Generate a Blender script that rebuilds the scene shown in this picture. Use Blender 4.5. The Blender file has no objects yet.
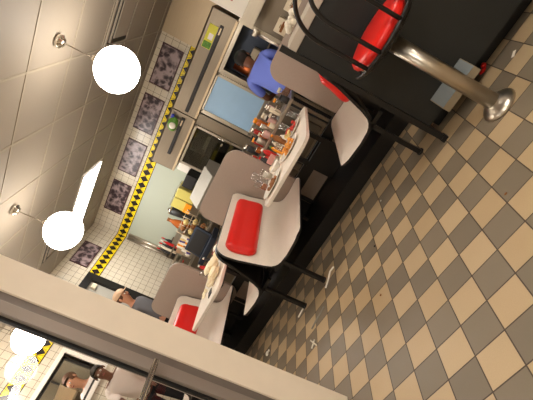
import bpy, bmesh, math, random
from mathutils import Vector, Matrix
R = random.Random(7)
PI = math.pi
sc = bpy.context.scene
COL = sc.collection
CEIL = 2.786
WY = 6.25      # back wall
WX = -5.10     # left wall

# ------------------------------------------------------------------ materials
MATS = {}
def srgb(r, g, b):
    f = lambda c: (c/255/12.92) if c/255 <= .04045 else ((c/255+.055)/1.055)**2.4
    return (f(r), f(g), f(b), 1)
def mat(name, col, rough=.5, metal=0.0, spec=.5, emit=0, ecol=None, coat=0, noise=0, nscale=20, bump=0, trans=0, ior=1.45):
    if name in MATS: return MATS[name]
    m = bpy.data.materials.new(name); m.use_nodes = True
    nt = m.node_tree; b = nt.nodes['Principled BSDF']
    c = srgb(*col) if len(col) == 3 else col
    b.inputs['Base Color'].default_value = c
    b.inputs['Roughness'].default_value = rough
    b.inputs['Metallic'].default_value = metal
    b.inputs['Specular IOR Level'].default_value = spec
    b.inputs['Coat Weight'].default_value = coat
    b.inputs['Transmission Weight'].default_value = trans
    b.inputs['IOR'].default_value = ior
    if emit:
        b.inputs['Emission Color'].default_value = srgb(*ecol) if ecol else c
        b.inputs['Emission Strength'].default_value = emit
    if noise or bump:
        tc = nt.nodes.new('ShaderNodeTexCoord'); n = nt.nodes.new('ShaderNodeTexNoise')
        n.inputs['Scale'].default_value = nscale; n.inputs['Detail'].default_value = 4
        nt.links.new(tc.outputs['Object'], n.inputs['Vector'])
        if noise:
            mx = nt.nodes.new('ShaderNodeMixRGB'); mx.blend_type = 'MULTIPLY'
            rp = nt.nodes.new('ShaderNodeMapRange')
            rp.inputs['From Min'].default_value = .3; rp.inputs['From Max'].default_value = .7
            rp.inputs['To Min'].default_value = 1-noise; rp.inputs['To Max'].default_value = 1+noise*.4
            nt.links.new(n.outputs['Fac'], rp.inputs['Value'])
            mx.inputs['Fac'].default_value = 1; mx.inputs['Color1'].default_value = c
            nt.links.new(rp.outputs['Result'], mx.inputs['Color2'])
            nt.links.new(mx.outputs['Color'], b.inputs['Base Color'])
        if bump:
            bp = nt.nodes.new('ShaderNodeBump'); bp.inputs['Strength'].default_value = bump
            bp.inputs['Distance'].default_value = .01
            nt.links.new(n.outputs['Fac'], bp.inputs['Height']); nt.links.new(bp.outputs['Normal'], b.inputs['Normal'])
    MATS[name] = m
    return m

class NB:   # small node-expression helper
    def __init__(s, name):
        s.m = bpy.data.materials.new(name); s.m.use_nodes = True; s.nt = s.m.node_tree
        s.b = s.nt.nodes['Principled BSDF']; MATS[name] = s.m
        tc = s.nt.nodes.new('ShaderNodeTexCoord'); sp = s.nt.nodes.new('ShaderNodeSeparateXYZ')
        s.nt.links.new(tc.outputs['Object'], sp.inputs[0]); s.X, s.Y, s.Z = sp.outputs
        s.P = tc.outputs['Object']
    def m_(s, op, a, b=None, c=None):
        n = s.nt.nodes.new('ShaderNodeMath'); n.operation = op
        for i, v in enumerate((a, b, c)):
            if v is None: continue
            if isinstance(v, (int, float)): n.inputs[i].default_value = v
            else: s.nt.links.new(v, n.inputs[i])
        return n.outputs[0]
    def mix(s, f, a, b):
        n = s.nt.nodes.new('ShaderNodeMixRGB')
        for i, v in ((0, f), (1, a), (2, b)):
            if isinstance(v, (int, float)): n.inputs[i].default_value = v
            elif isinstance(v, tuple): n.inputs[i].default_value = v
            else: s.nt.links.new(v, n.inputs[i])
        return n.outputs[0]
    def noise(s, scale, detail=3, vec=None, dist=0):
        n = s.nt.nodes.new('ShaderNodeTexNoise'); n.inputs['Scale'].default_value = scale
        n.inputs['Detail'].default_value = detail; n.inputs['Distortion'].default_value = dist
        s.nt.links.new(vec or s.P, n.inputs['Vector']); return n.outputs['Fac']
    def frac(s, a, per, off=0):
        return s.m_('FRACT', s.m_('DIVIDE', s.m_('SUBTRACT', a, off), per))
    def edge(s, fr, w):   # 1 near cell borders
        return s.m_('GREATER_THAN', s.m_('ABSOLUTE', s.m_('SUBTRACT', fr, .5)), .5-w)
    def setc(s, col): s.nt.links.new(col, s.b.inputs['Base Color'])
    def rough(s, r):
        if isinstance(r, (int, float)): s.b.inputs['Roughness'].default_value = r
        else: s.nt.links.new(r, s.b.inputs['Roughness'])
    def bump(s, hgt, st=.3, d=.002):
        n = s.nt.nodes.new('ShaderNodeBump'); n.inputs['Strength'].default_value = st; n.inputs['Distance'].default_value = d
        s.nt.links.new(hgt, n.inputs['Height']); s.nt.links.new(n.outputs[0], s.b.inputs['Normal'])

def floor_mat():
    n = NB('quarry_tile_floor'); T = .1710; TY = .1701
    fx = n.frac(n.X, T, -.848); fy = n.frac(n.Y, TY, 1.242)
    ix = n.m_('FLOOR', n.m_('DIVIDE', n.m_('SUBTRACT', n.X, -.848), T))
    iy = n.m_('FLOOR', n.m_('DIVIDE', n.m_('SUBTRACT', n.Y, 1.242), TY))
    par = n.m_('MODULO', n.m_('ADD', n.m_('ADD', ix, iy), 1001), 2)   # cream where ix+iy odd
    par = n.m_('SUBTRACT', 1, par)
    g = n.m_('MAXIMUM', n.edge(fx, .018), n.edge(fy, .018))
    w = n.nt.nodes.new('ShaderNodeTexWhiteNoise'); cb = n.nt.nodes.new('ShaderNodeCombineXYZ')
    n.nt.links.new(ix, cb.inputs[0]); n.nt.links.new(iy, cb.inputs[1]); n.nt.links.new(cb.outputs[0], w.inputs[0])
    cream = n.mix(w.outputs['Value'], srgb(200, 174, 136), srgb(190, 163, 124))
    grey = n.mix(w.outputs['Value'], srgb(124, 112, 94), srgb(135, 122, 102))
    c = n.mix(par, grey, cream)
    sp = n.m_('MULTIPLY', n.noise(180, 2), .35)
    dirt = n.m_('MULTIPLY', n.noise(2.2, 4), .28)
    c = n.mix(n.m_('ADD', sp, dirt), c, n.mix(.5, c, srgb(96, 80, 62)))
    c = n.mix(g, c, srgb(74, 60, 46))
    n.setc(c); n.rough(n.m_('ADD', .34, n.m_('MULTIPLY', n.noise(9, 3), .25)))
    n.bump(n.m_('SUBTRACT', 1, g), .5)
    n.b.inputs['Specular IOR Level'].default_value = .35
    return n.m
def tile_mat(name, ax, size=.108, zoff=.007):
    n = NB(name); U = n.X if ax == 'x' else n.Y
    g = n.m_('MAXIMUM', n.edge(n.frac(U, size), .022), n.edge(n.frac(n.Z, size, zoff), .022))
    c = n.mix(n.noise(3, 2), srgb(222, 212, 192), srgb(206, 194, 172))
    c = n.mix(g, c, srgb(120, 104, 84)); n.setc(c); n.rough(.22)
    n.bump(n.m_('SUBTRACT', 1, g), .5)
    return n.m
def border_mat(name, ax):
    n = NB(name); U = n.X if ax == 'x' else n.Y
    u = n.m_('ABSOLUTE', n.m_('SUBTRACT', n.frac(U, .137), .5))
    v = n.m_('ABSOLUTE', n.m_('SUBTRACT', n.m_('DIVIDE', n.m_('SUBTRACT', n.Z, 2.15), .18), .5))
    d = n.m_('LESS_THAN', n.m_('ADD', u, n.m_('MULTIPLY', v, 1.05)), .45)
    x = n.m_('ABSOLUTE', n.m_('SUBTRACT', n.m_('ADD', u, n.m_('MULTIPLY', v, .62)), .5))
    x = n.m_('LESS_THAN', x, .02)
    e = n.m_('GREATER_THAN', v, .44)
    k = n.m_('MAXIMUM', n.m_('MAXIMUM', d, x), e)
    n.setc(n.mix(k, srgb(246, 214, 30), srgb(34, 24, 18))); n.rough(.25)
    return n.m
def photo_mat(name, seed):
    n = NB(name)
    mp = n.nt.nodes.new('ShaderNodeMapping'); mp.inputs['Location'].default_value = (seed*3.1, seed*1.7, seed)
    n.nt.links.new(n.P, mp.inputs[0])
    a = n.noise(9, 5, mp.outputs[0], 1.2); vr = n.nt.nodes.new('ShaderNodeTexVoronoi'); vr.inputs['Scale'].default_value = 11
    n.nt.links.new(mp.outputs[0], vr.inputs['Vector'])
    f = n.m_('MULTIPLY', n.m_('SUBTRACT', n.m_('ADD', a, n.m_('MULTIPLY', vr.outputs['Distance'], .6)), .68), 3.6)
    f = n.m_('MINIMUM', n.m_('MAXIMUM', f, 0), 1)
    n.setc(n.mix(f, srgb(52, 36, 42), srgb(168, 148, 148))); n.rough(.3)
    return n.m
def ceil_mat():
    n = NB('ceiling_tile')
    c = n.mix(n.noise(1.3, 3), srgb(158, 148, 134), srgb(150, 140, 126)); n.setc(c); n.rough(.6)
    n.bump(n.noise(60, 4), .15)
    return n.m
def steel(name, col, rough=.32, metal=.9, sx=1, sz=40):
    n = NB(name); mp = n.nt.nodes.new('ShaderNodeMapping'); mp.inputs['Scale'].default_value = (sx, sx, sz)
    n.nt.links.new(n.P, mp.inputs[0]); f = n.noise(3, 3, mp.outputs[0])
    c2 = tuple(int(k*.94) for k in col)
    n.setc(n.mix(f, srgb(*col), srgb(*c2))); n.b.inputs['Metallic'].default_value = metal
    n.rough(n.m_('ADD', rough-.05, n.m_('MULTIPLY', f, .12)))
    return n.m
def glass_mat(name, tint=(1, 1, 1, 1), fres=.03):
    m = bpy.data.materials.new(name); m.use_nodes = True; nt = m.node_tree; nt.nodes.clear()
    o = nt.nodes.new('ShaderNodeOutputMaterial'); mx = nt.nodes.new('ShaderNodeMixShader')
    t = nt.nodes.new('ShaderNodeBsdfTransparent'); g = nt.nodes.new('ShaderNodeBsdfGlossy'); f = nt.nodes.new('ShaderNodeLayerWeight')
    pw = nt.nodes.new('ShaderNodeMath'); pw.operation = 'POWER'; pw.inputs[1].default_value = 4
    ma = nt.nodes.new('ShaderNodeMath'); ma.operation = 'MULTIPLY_ADD'; ma.inputs[1].default_value = .5; ma.inputs[2].default_value = fres
    t.inputs[0].default_value = tint; g.inputs['Roughness'].default_value = .0; f.inputs[0].default_value = .5
    nt.links.new(f.outputs['Facing'], pw.inputs[0]); nt.links.new(pw.outputs[0], ma.inputs[0]); nt.links.new(ma.outputs[0], mx.inputs[0])
    nt.links.new(t.outputs[0], mx.inputs[1]); nt.links.new(g.outputs[0], mx.inputs[2])
    nt.links.new(mx.outputs[0], o.inputs[0]); MATS[name] = m
    return m

M_FLOOR = floor_mat(); M_CEIL = ceil_mat()
M_TX = tile_mat('white_wall_tile_x', 'x'); M_TY = tile_mat('white_wall_tile_y', 'y')
M_BX = border_mat('diamond_border_x', 'x'); M_BY = border_mat('diamond_border_y', 'y')
M_STEEL = steel('brushed_steel', (186, 176, 160)); M_STEELD = steel('dull_steel', (140, 128, 112), .4)
M_STEELW = steel('warm_steel_sheet', (196, 176, 146), .38, .75)
M_CHROME = mat('chrome', (226, 220, 208), .14, 1.0)
M_POLE = steel('brushed_pole', (206, 196, 180), .3, 1.0, 12, 1)
M_BIN = mat('brushed_pale_steel', (146, 140, 128), .55, .3)
M_TBAR = mat('ceiling_t_bar', (166, 155, 138), .45)
M_LAM = mat('cream_laminate', (236, 226, 212), .32, noise=.04, nscale=60)
M_TAUPE = mat('taupe_laminate', (160, 144, 132), .42, noise=.04, nscale=60)
M_EDGE = mat('table_edge', (190, 176, 156), .4)
M_BLACK = mat('black_enamel', (22, 20, 19), .38)
M_BLACKF = mat('black_counter_laminate', (30, 32, 31), .42, noise=.1, nscale=5)
M_RED = mat('red_vinyl', (222, 30, 22), .34, coat=.15, bump=.04, nscale=50)
M_MINT = mat('pale_green_wall_panel', (180, 186, 170), .45)
M_DOORF = mat('taupe_metal_frame', (150, 138, 128), .4, .25)
M_DOORG = mat('grey_metal_frame', (122, 112, 104), .4, .25)
M_PILLAR = mat('tan_metal_cladding', (240, 226, 204), .42, noise=.03, nscale=8)
M_GASKET = mat('black_gasket', (14, 13, 13), .6)
M_GLASS = glass_mat('window_glass', fres=.026); M_CUP = glass_mat('clear_plastic', (.90, .89, .87, 1), .08)
M_GLOBE = mat('lit_globe', (255, 244, 225), .4, emit=6, ecol=(255, 245, 232))
M_TUBE = mat('lit_diffuser', (255, 250, 240), .4, emit=6, ecol=(255, 250, 244))
M_WHITE = mat('white_ceramic', (238, 232, 220), .25)
M_PAPER = mat('white_paper', (236, 228, 212), .8, bump=.3, nscale=30)
M_CREAM = mat('cream_plastic', (224, 210, 184), .5)
M_DARK = mat('dark_plastic', (36, 34, 34), .45)
M_NAVY = mat('dark_blue_steel', (62, 70, 84), .35, .5)
M_BLUEF = mat('pale_blue_film', (168, 206, 240), .35, noise=.06, nscale=4)
M_SKIN = mat('skin', (196, 140, 108), .55); M_SKIND = mat('dark_skin', (112, 72, 52), .55)
M_BLUE = mat('blue_cloth', (116, 134, 226), .85, bump=.25, nscale=14)
M_GREYC = mat('grey_cloth', (104, 102, 104), .9, bump=.3, nscale=16)
M_WCLOTH = mat('white_cloth', (222, 210, 200), .85, bump=.3, nscale=14)
M_BCLOTH = mat('black_cloth', (24, 24, 28), .9)
M_HAIR = mat('dark_hair', (34, 26, 20), .7, bump=.4, nscale=80); M_HAIRB = mat('brown_hair', (96, 62, 40), .7, bump=.4, nscale=80)
M_TAN = mat('tan_cloth', (206, 172, 140), .85)
M_YEL = mat('yellow_liquid', (206, 192, 104), .3, spec=.4); M_ORG = mat('orange_plastic', (240, 150, 20), .35)
M_AMBER = mat('amber_drink', (176, 92, 36), .2); M_KETCH = mat('ketchup_red', (196, 24, 18), .35)
M_FOODO = mat('cheesy_orange_food', (238, 160, 66), .6, noise=.3, nscale=60, bump=.8); M_FOODR = mat('red_food', (206, 52, 36), .5, noise=.3, nscale=70, bump=.6)
M_FOODY = mat('pale_yellow_food', (236, 210, 140), .6, noise=.2, nscale=60, bump=.8)
M_TOAST = mat('toast_brown', (150, 96, 50), .7, noise=.3, nscale=60, bump=.5)
M_GREEN = mat('leaf_green', (96, 150, 50), .5, noise=.4, nscale=40)
M_LIME = mat('yellow_sticker', (226, 220, 60), .4); M_COPPER = mat('copper', (196, 110, 66), .3, .9)
M_OVEN = mat('smoked_oven_glass', (38, 36, 30), .08, spec=.6)
M_TWALL = mat('grey_door_paint', (176, 172, 160), .5)

# ------------------------------------------------------------------ mesh helpers
def BM(): return bmesh.new()
def box(bm, c, s, bev=0, rot=None, seg=2, mi=0):
    """c centre, s full size"""
    r = bmesh.ops.create_cube(bm, size=1)
    vs = r['verts']
    mtx = Matrix.Translation(c) @ (rot.to_4x4() if rot else Matrix.Identity(4)) @ Matrix.Diagonal((s[0], s[1], s[2], 1))
    bmesh.ops.transform(bm, matrix=mtx, verts=vs)
    fs = set(f for v in vs for f in v.link_faces)
    for f in fs: f.material_index = mi
    if bev:
        es = list(set(e for v in vs for e in v.link_edges))
        bmesh.ops.bevel(bm, geom=es, offset=bev, segments=seg, profile=.6, affect='EDGES', material=mi)
    return bm
def b2(bm, lo, hi, bev=0, **k):
    return box(bm, [(lo[i]+hi[i])/2 for i in range(3)], [abs(hi[i]-lo[i]) for i in range(3)], bev, **k)
def lathe(bm, prof, c=(0, 0, 0), n=28, rot=None, cap=True):
    rings = []
    for r, z in prof:
        if r < 1e-5: rings.append([bm.verts.new((0, 0, z))])
        else: rings.append([bm.verts.new((r*math.cos(2*PI*i/n), r*math.sin(2*PI*i/n), z)) for i in range(n)])
    for a, b in zip(rings, rings[1:]):
        for i in range(n):
            j = (i+1) % n
            if len(a) == 1 and len(b) > 1: bm.faces.new((a[0], b[j], b[i])).smooth = True
            elif len(b) == 1 and len(a) > 1: bm.faces.new((a[i], a[j], b[0])).smooth = True
            elif len(a) > 1: bm.faces.new((a[i], a[j], b[j], b[i])).smooth = True
    if cap:
        if len(rings[0]) > 1: bm.faces.new(rings[0][::-1])
        if len(rings[-1]) > 1: bm.faces.new(rings[-1])
    m = Matrix.Translation(c) @ (rot.to_4x4() if rot else Matrix.Identity(4))
    bmesh.ops.transform(bm, matrix=m, verts=[v for r in rings for v in r])
    return bm
def cyl(bm, c, r, h, n=24, rot=None, bev=0):
    if bev: return lathe(bm, [(r-bev, 0), (r, bev), (r, h-bev), (r-bev, h)], c, n, rot)
    return lathe(bm, [(r, 0), (r, h)], c, n, rot)
def ball(bm, c, s, u=20, v=12, rot=None):
    s = (s, s, s) if isinstance(s, (int, float)) else s
    m = Matrix.Translation(c) @ (rot.to_4x4() if rot else Matrix.Identity(4)) @ Matrix.Diagonal((s[0], s[1], s[2], 1))
    r = bmesh.ops.create_uvsphere(bm, u_segments=u, v_segments=v, radius=1, matrix=m)
    for w in r['verts']:
        for f in w.link_faces: f.smooth = True
    return bm
def tube(bm, pts, r, n=10, closed=False):
    pts = [Vector(p) for p in pts]; rings = []; N = len(pts); up = None
    for i, p in enumerate(pts):
        if closed: t = pts[(i+1) % N]-pts[i-1]
        else: t = pts[min(i+1, N-1)]-pts[max(i-1, 0)]
        t.normalize()
        if up is None:
            up = Vector((0, 0, 1)) if abs(t.z) < .9 else Vector((1, 0, 0))
        a = up-t*up.dot(t)
        if a.length < 1e-4: a = t.orthogonal()
        a.normalize(); up = a; b = t.cross(a)
        rr = r[i] if isinstance(r, (list, tuple)) else r
        rings.append([bm.verts.new(p+a*math.cos(2*PI*k/n)*rr+b*math.sin(2*PI*k/n)*rr) for k in range(n)])
    for i in range(N if closed else N-1):
        A, B = rings[i], rings[(i+1) % N]
        for k in range(n):
            bm.faces.new((A[k], A[(k+1) % n], B[(k+1) % n], B[k])).smooth = True
    if not closed: bm.faces.new(rings[0][::-1]); bm.faces.new(rings[-1])
    return bm
def prism(bm, poly, axis, a, b, bev=0):
    """extrude a 2D polygon; axis 'x': poly=(y,z); 'y': poly=(x,z); 'z': poly=(x,y)"""
    def P(p, t): return {'x': (t, p[0], p[1]), 'y': (p[0], t, p[1]), 'z': (p[0], p[1], t)}[axis]
    A = [bm.verts.new(P(p, a)) for p in poly]; B = [bm.verts.new(P(p, b)) for p in poly]
    n = len(poly); fs = [bm.faces.new(A), bm.faces.new(B[::-1])]
    for i in range(n): fs.append(bm.faces.new((A[i], B[i], B[(i+1) % n], A[(i+1) % n])))
    bmesh.ops.recalc_face_normals(bm, faces=fs)
    if bev:
        es = [e for f in fs[:2] for e in f.edges]
        bmesh.ops.bevel(bm, geom=es, offset=bev, segments=2, profile=.6, affect='EDGES')
    return bm
def rrect(x0, y0, x1, y1, r, n=7, which=(1, 1, 1, 1)):
    out = []
    for k, (cx, cy, a0) in enumerate(((x1, y0, -90), (x1, y1, 0), (x0, y1, 90), (x0, y0, 180))):
        if not which[k]: out.append((cx, cy)); continue
        ox = cx-r if cx == x1 else cx+r; oy = cy-r if cy == y1 else cy+r
        for i in range(n+1):
            a = math.radians(a0+90*i/n); out.append((ox+r*math.cos(a), oy+r*math.sin(a)))
    return out
def obj(name, bm, m, parent=None, smooth=False):
    me = bpy.data.meshes.new(name)
    bmesh.ops.recalc_face_normals(bm, faces=bm.faces[:])
    if smooth:
        for f in bm.faces: f.smooth = True
    bm.to_mesh(me); bm.free()
    for k in (m if isinstance(m, (list, tuple)) else [m]): me.materials.append(k)
    o = bpy.data.objects.new(name, me); COL.objects.link(o)
    if parent: o.parent = parent
    return o
def tag(o, label, cat, group=None, kind=None):
    if label: o['label'] = label
    if cat: o['category'] = cat
    if group: o['group'] = group
    if kind: o['kind'] = kind
    return o
def thing(name, label, cat, loc=(0, 0, 0), rz=0, group=None):
    o = bpy.data.objects.new(name, None); COL.objects.link(o); o.empty_display_size = .05
    o.location = loc; o.rotation_euler = (0, 0, rz)
    return tag(o, label, cat, group)
def single(name, bm, m, label, cat, loc=(0, 0, 0), rz=0, group=None, smooth=False):
    o = obj(name, bm, m, None, smooth); o.location = loc; o.rotation_euler = (0, 0, rz)
    return tag(o, label, cat, group)
def struct(name, bm, m, parent=None):
    o = obj(name, bm, m, parent)
    if not parent: o['kind'] = 'structure'
    return o
KIDS = {}
def copy_tree(o, loc=None, rz=None, label=None, group=None):
    kids = [c for c in COL.objects if c.parent == o]
    c = o.copy(); COL.objects.link(c)
    if loc is not None: c.location = loc
    if rz is not None: c.rotation_euler = (0, 0, rz)
    if label: c['label'] = label
    if group: c['group'] = group
    for k in kids:
        q = copy_tree(k); q.parent = c
    return c

# ------------------------------------------------------------------ room shell
XR, YF = 6.2, -2.0
struct('floor', b2(BM(), (WX-.1, YF-.1, -.1), (XR+.1, WY+.1, 0)), M_FLOOR)
struct('ceiling', b2(BM(), (WX-.1, YF-.1, CEIL), (XR+.1, WY+.1, CEIL+.1)), M_CEIL)
struct('wall_back', b2(BM(), (WX-.1, WY, 0), (XR+.1, WY+.12, CEIL)), M_TX)
struct('wall_right', b2(BM(), (XR, YF, 0), (XR+.12, WY, CEIL)), M_TY)
struct('wall_front', b2(BM(), (WX-.1, YF-.12, 0), (XR+.1, YF, CEIL)), M_TX)
# left wall with a pass-through window opening and a doorway
PW = (2.62, 3.60, 1.45, 1.96)      # y0,y1,z0,z1 of the pass-through opening
DW = (4.05, 4.95, 0, 2.23)
w = BM(); T0, T1 = WX-.12, WX
for y0, y1, z0, z1 in ((YF, PW[0], 0, CEIL), (PW[0], PW[1], 0, PW[2]), (PW[0], PW[1], PW[3], CEIL), (PW[1], DW[0], 0, CEIL),
                       (DW[0], DW[1], DW[3], CEIL), (DW[1], WY, 0, CEIL)):
    b2(w, (T0, y0, z0), (T1, y1, z1))
struct('wall_left', w, M_TY)
# tile border, two runs (part of the wall finish)
struct('trim_1', b2(BM(), (WX+.0, WY-.008, 2.15), (-1.36, WY+.01, 2.33)), M_BX)
struct('trim_2', b2(BM(), (WX-.01, 5.07, 2.15), (WX+.008, WY-.008, 2.33)), M_BY)
struct('trim_3', b2(BM(), (WX-.01, YF, 2.15), (WX+.008, 3.93, 2.33)), M_BY)
# pale panel below the border on the back wall and steel sheet at the right end
struct('trim_4', b2(BM(), (-5.0, WY-.006, .1), (-2.4, WY+.01, 2.148)), M_MINT)
struct('trim_5', b2(BM(), (-1.36, WY-.03, .1), (XR, WY+.01, CEIL)), M_STEELW)
# corner guard
g = BM(); tube(g, [(WX+.03, WY-.045, .9), (WX+.03, WY-.045, 2.12)], .03, 12); tube(g, [(WX+.1, WY-.03, .9), (WX+.1, WY-.03, 2.12)], .024, 12)
b2(g, (WX+.012, WY-.03, .9), (WX+.13, WY-.008, 2.12))
tag(obj('corner_guard', g, M_STEEL), 'stainless corner guard running down the kitchen corner below the diamond border', 'corner guard')
# ceiling T-bars
gx = [-1.36+.63*k for k in range(-6, 13)]; gy = [2.90+.632*k for k in range(-8, 6)]
g = BM()
for x in gx:
    if WX < x < XR: b2(g, (x-.009, YF, CEIL-.005), (x+.009, WY, CEIL+.005))
for y in gy:
    if YF < y < WY: b2(g, (WX, y-.009, CEIL-.0052), (XR, y+.009, CEIL+.005))
struct('trim_6', g, M_TBAR)
# black framed doorway on the left wall
d = thing('door_1', None, None, (WX, 0, 0)); d['kind'] = 'structure'
f = BM()
b2(f, (-.10, DW[0]-.1, 0), (.03, DW[0]+.02, DW[3]+.1)); b2(f, (-.10, DW[1]-.02, 0), (.03, DW[1]+.11, DW[3]+.1)); b2(f, (-.10, DW[0], DW[3]-.02), (.03, DW[1], DW[3]+.1))
obj('door_frame', f, M_BLACK, d)
obj('door_leaf', b2(BM(), (-.07, DW[0]+.02, 0), (-.025, DW[1]-.02, DW[3]-.02)), M_TWALL, d)
obj('door_closer', b2(BM(), (-.025, DW[1]-.16, DW[3]-.13), (.02, DW[1]-.06, DW[3]-.06), .005), M_CREAM, d)
# pass-through window with a lit kitchen niche behind
wn = thing('window_1', None, None, (WX, 0, 0)); wn['kind'] = 'structure'
f = BM(); y0, y1, z0, z1 = PW; t = .055
b2(f, (-.13, y0-t, z0-t), (.025, y0, z1+t)); b2(f, (-.13, y1, z0-t), (.025, y1+t, z1+t)); b2(f, (-.13, y0, z1), (.025, y1, z1+t)); b2(f, (-.13, y0, z0-t), (.05, y1, z0))
obj('window_frame', f, M_WHITE, wn)
f = BM(); b2(f, (-.10, y0, z1-.03), (-.07, y1, z1)); b2(f, (-.10, y0, z0), (-.07, y0+.03, z1)); b2(f, (-.10, y1-.03, z0), (-.07, y1, z1)); b2(f, (-.10, y0, z0), (-.07, y1, z0+.03))
obj('window_sash', f, M_DARK, wn)
obj('window_pane', b2(BM(), (-.088, y0+.03, z0+.03), (-.082, y1-.03, z1-.03)), M_GLASS, wn)
AP = mat('alcove_paint', (120, 108, 86), .6)
struct('wall_alcove_left', b2(BM(), (WX-1.5, 1.9, 0), (WX-1.42, 4.05, CEIL)), AP); struct('wall_alcove_front', b2(BM(), (WX-1.5, 1.82, 0), (WX-.12, 1.9, CEIL)), AP)
struct('wall_alcove_back', b2(BM(), (WX-1.5, 4.13, 0), (WX-.12, 4.21, CEIL)), AP)
struct('ceiling_alcove', b2(BM(), (WX-1.5, 1.82, CEIL), (WX-.1, 4.21, CEIL+.08)), AP); struct('floor_alcove', b2(BM(), (WX-1.5, 1.82, -.1), (WX-.1, 4.21, 0)), AP)

# ------------------------------------------------------------------ glazed entry screen on the left
GX = -1.75
pl = tag(obj('pillar', b2(BM(), (GX-.16, 1.425, 0), (GX, 1.622, CEIL), .004), M_PILLAR), 'tan metal clad pillar standing beside the glass door with pull bar', 'pillar')
dd = thing('door_2', None, None, (GX, 0, 0)); dd['kind'] = 'structure'
f = BM(); b2(f, (-.11, 1.378, 0), (-.012, 1.424, CEIL-.0)); b2(f, (-.11, .10, 0), (-.012, .146, CEIL)); b2(f, (-.11, .146, 2.52), (-.012, 1.378, 2.6))
obj('door_frame', f, M_DOORG, dd)
f = BM(); b2(f, (-.075, 1.315, .01), (-.005, 1.377, 2.515), .003); b2(f, (-.075, .147, .01), (-.005, .209, 2.515), .003); b2(f, (-.075, .209, 2.43), (-.005, 1.315, 2.515)); b2(f, (-.075, .209, .01), (-.005, 1.315, .13))
obj('door_stile', f, M_DOORF, dd)
f = BM(); b2(f, (-.046, 1.300, .13), (-.028, 1.315, 2.43)); b2(f, (-.046, .209, .13), (-.028, .224, 2.43)); b2(f, (-.046, .224, 2.415), (-.028, 1.3, 2.43)); b2(f, (-.046, .224, .13), (-.028, 1.3, .145))
obj('glazing_gasket', f, M_GASKET, dd)
obj('door_pane', b2(BM(), (-.040, .224, .145), (-.034, 1.300, 2.415)), M_GLASS, dd)
obj('transom_pane', b2(BM(), (-.06, .146, 2.6), (-.054, 1.378, CEIL)), M_GLASS, dd)
pb = BM(); tube(pb, [(.062, .2, 1.145), (.062, 1.325, 1.145)], .014, 14)
for y in (.24, 1.30): tube(pb, [(-.006, y, 1.145), (.062, y, 1.145)], .009, 10)
obj('pull_bar', pb, M_CHROME, dd)

# ------------------------------------------------------------------ lamps
gl = thing('globe_pendant_lamp', 'white globe pendant lamp hanging nearest the ceiling air diffuser', 'pendant lamp', (-1.145, 3.225, CEIL-.0055))
c = BM(); lathe(c, [(.052, 0), (.055, -.012), (.055, -.03), (.036, -.034), (.036, -.05), (.012, -.055), (0, -.055)], n=32); obj('ceiling_canopy', c, M_CHROME, gl)
c = BM(); tube(c, [(0, 0, -.05), (0, 0, -.31)], .0045, 8); obj('rod', c, M_STEELD, gl)
c = BM(); lathe(c, [(.03, -.285), (.036, -.30), (.036, -.33)], n=24); obj('fitter', c, M_CHROME, gl)
GR = .185
c = BM(); lathe(c, [(GR*math.sin(a), -.30-GR+GR*.93*math.cos(a)) for a in [math.radians(12+168*i/18) for i in range(18)]]+[(0, -.30-GR-GR*.93)], n=36, cap=False)
obj('globe_shade', c, M_GLOBE, gl)
copy_tree(gl, (-2.80, 3.15, CEIL-.0055), 0, 'white globe pendant lamp hanging over the long ceiling light end, middle of three')
copy_tree(gl, (-4.40, 3.12, CEIL-.0055), 0, 'white globe pendant lamp seen through the glass door pane')
copy_tree(gl, (1.52, 3.20, CEIL-.0055), 0, 'white globe pendant lamp over the counter end, out to the right')
copy_tree(gl, (-.25, .15, CEIL-.0055), 0, 'added globe pendant lamp, unseen, above the aisle behind the stool row, left one')  # added globe out of view, brightens the near floor
copy_tree(gl, (1.45, .6, CEIL-.0055), 0, 'added globe pendant lamp, unseen, above the aisle behind the stool row, right one')  # second added globe out of view, also brightens the pillar
tf = thing('fluorescent_troffer', 'long bright ceiling light panel behind the middle globe lamp', 'ceiling light', (-3.88, 5.10, CEIL-.008))
f = BM(); L, Wd = .62, .305
for a in ((-L, -Wd, L, -Wd+.02), (-L, Wd-.02, L, Wd), (-L, -Wd+.02, -L+.02, Wd-.02), (L-.02, -Wd+.02, L, Wd-.02)): b2(f, (a[0], a[1], -.012), (a[2], a[3], 0))
obj('light_frame', f, M_TBAR, tf); obj('light_diffuser', b2(BM(), (-L+.02, -Wd+.02, -.008), (L-.02, Wd-.02, 0)), M_TUBE, tf)
for x, y, lb in ((4.9, 4.78, 'long ceiling light panel far to the right over the kitchen'), (1.4, 5.10, 'long ceiling light panel above the kitchen right of the hood'),
                 (1.7, .9, 'added ceiling light panel, unseen, over the aisle behind the stool'), (.2, -1.0, 'added ceiling light panel, unseen, directly behind the viewpoint'), (-3.6, -.3, 'long ceiling light panel inside the glazed entry side')):  # aisle and viewpoint panels are added out of view as front light
    copy_tree(tf, (x, y, CEIL-.008), 0, lb)
ad = thing('ceiling_diffuser', 'square ceiling air diffuser with black slots beside the nearest globe lamp', 'air vent', (-1.045, 4.475, CEIL-.008))
f = BM(); S = .30
for a in ((-S, -S, S, -S+.03), (-S, S-.03, S, S), (-S, -S+.03, -S+.03, S-.03), (S-.03, -S+.03, S, S-.03)): b2(f, (a[0], a[1], -.014), (a[2], a[3], 0))
obj('diffuser_frame', f, M_CEIL, ad); obj('slot_backing', b2(BM(), (-S+.03, -S+.03, -.003), (S-.03, S-.03, 0)), M_DARK, ad)
obj('centre_plate', b2(BM(), (-S+.09, -S+.17, -.02), (S-.09, S-.07, -.008), .003), M_CEIL, ad)
f = BM(); b2(f, (-S+.05, -S+.095, -.02), (S-.05, -S+.115, -.003)); obj('slot_blade', f, M_CEIL, ad)
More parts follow.
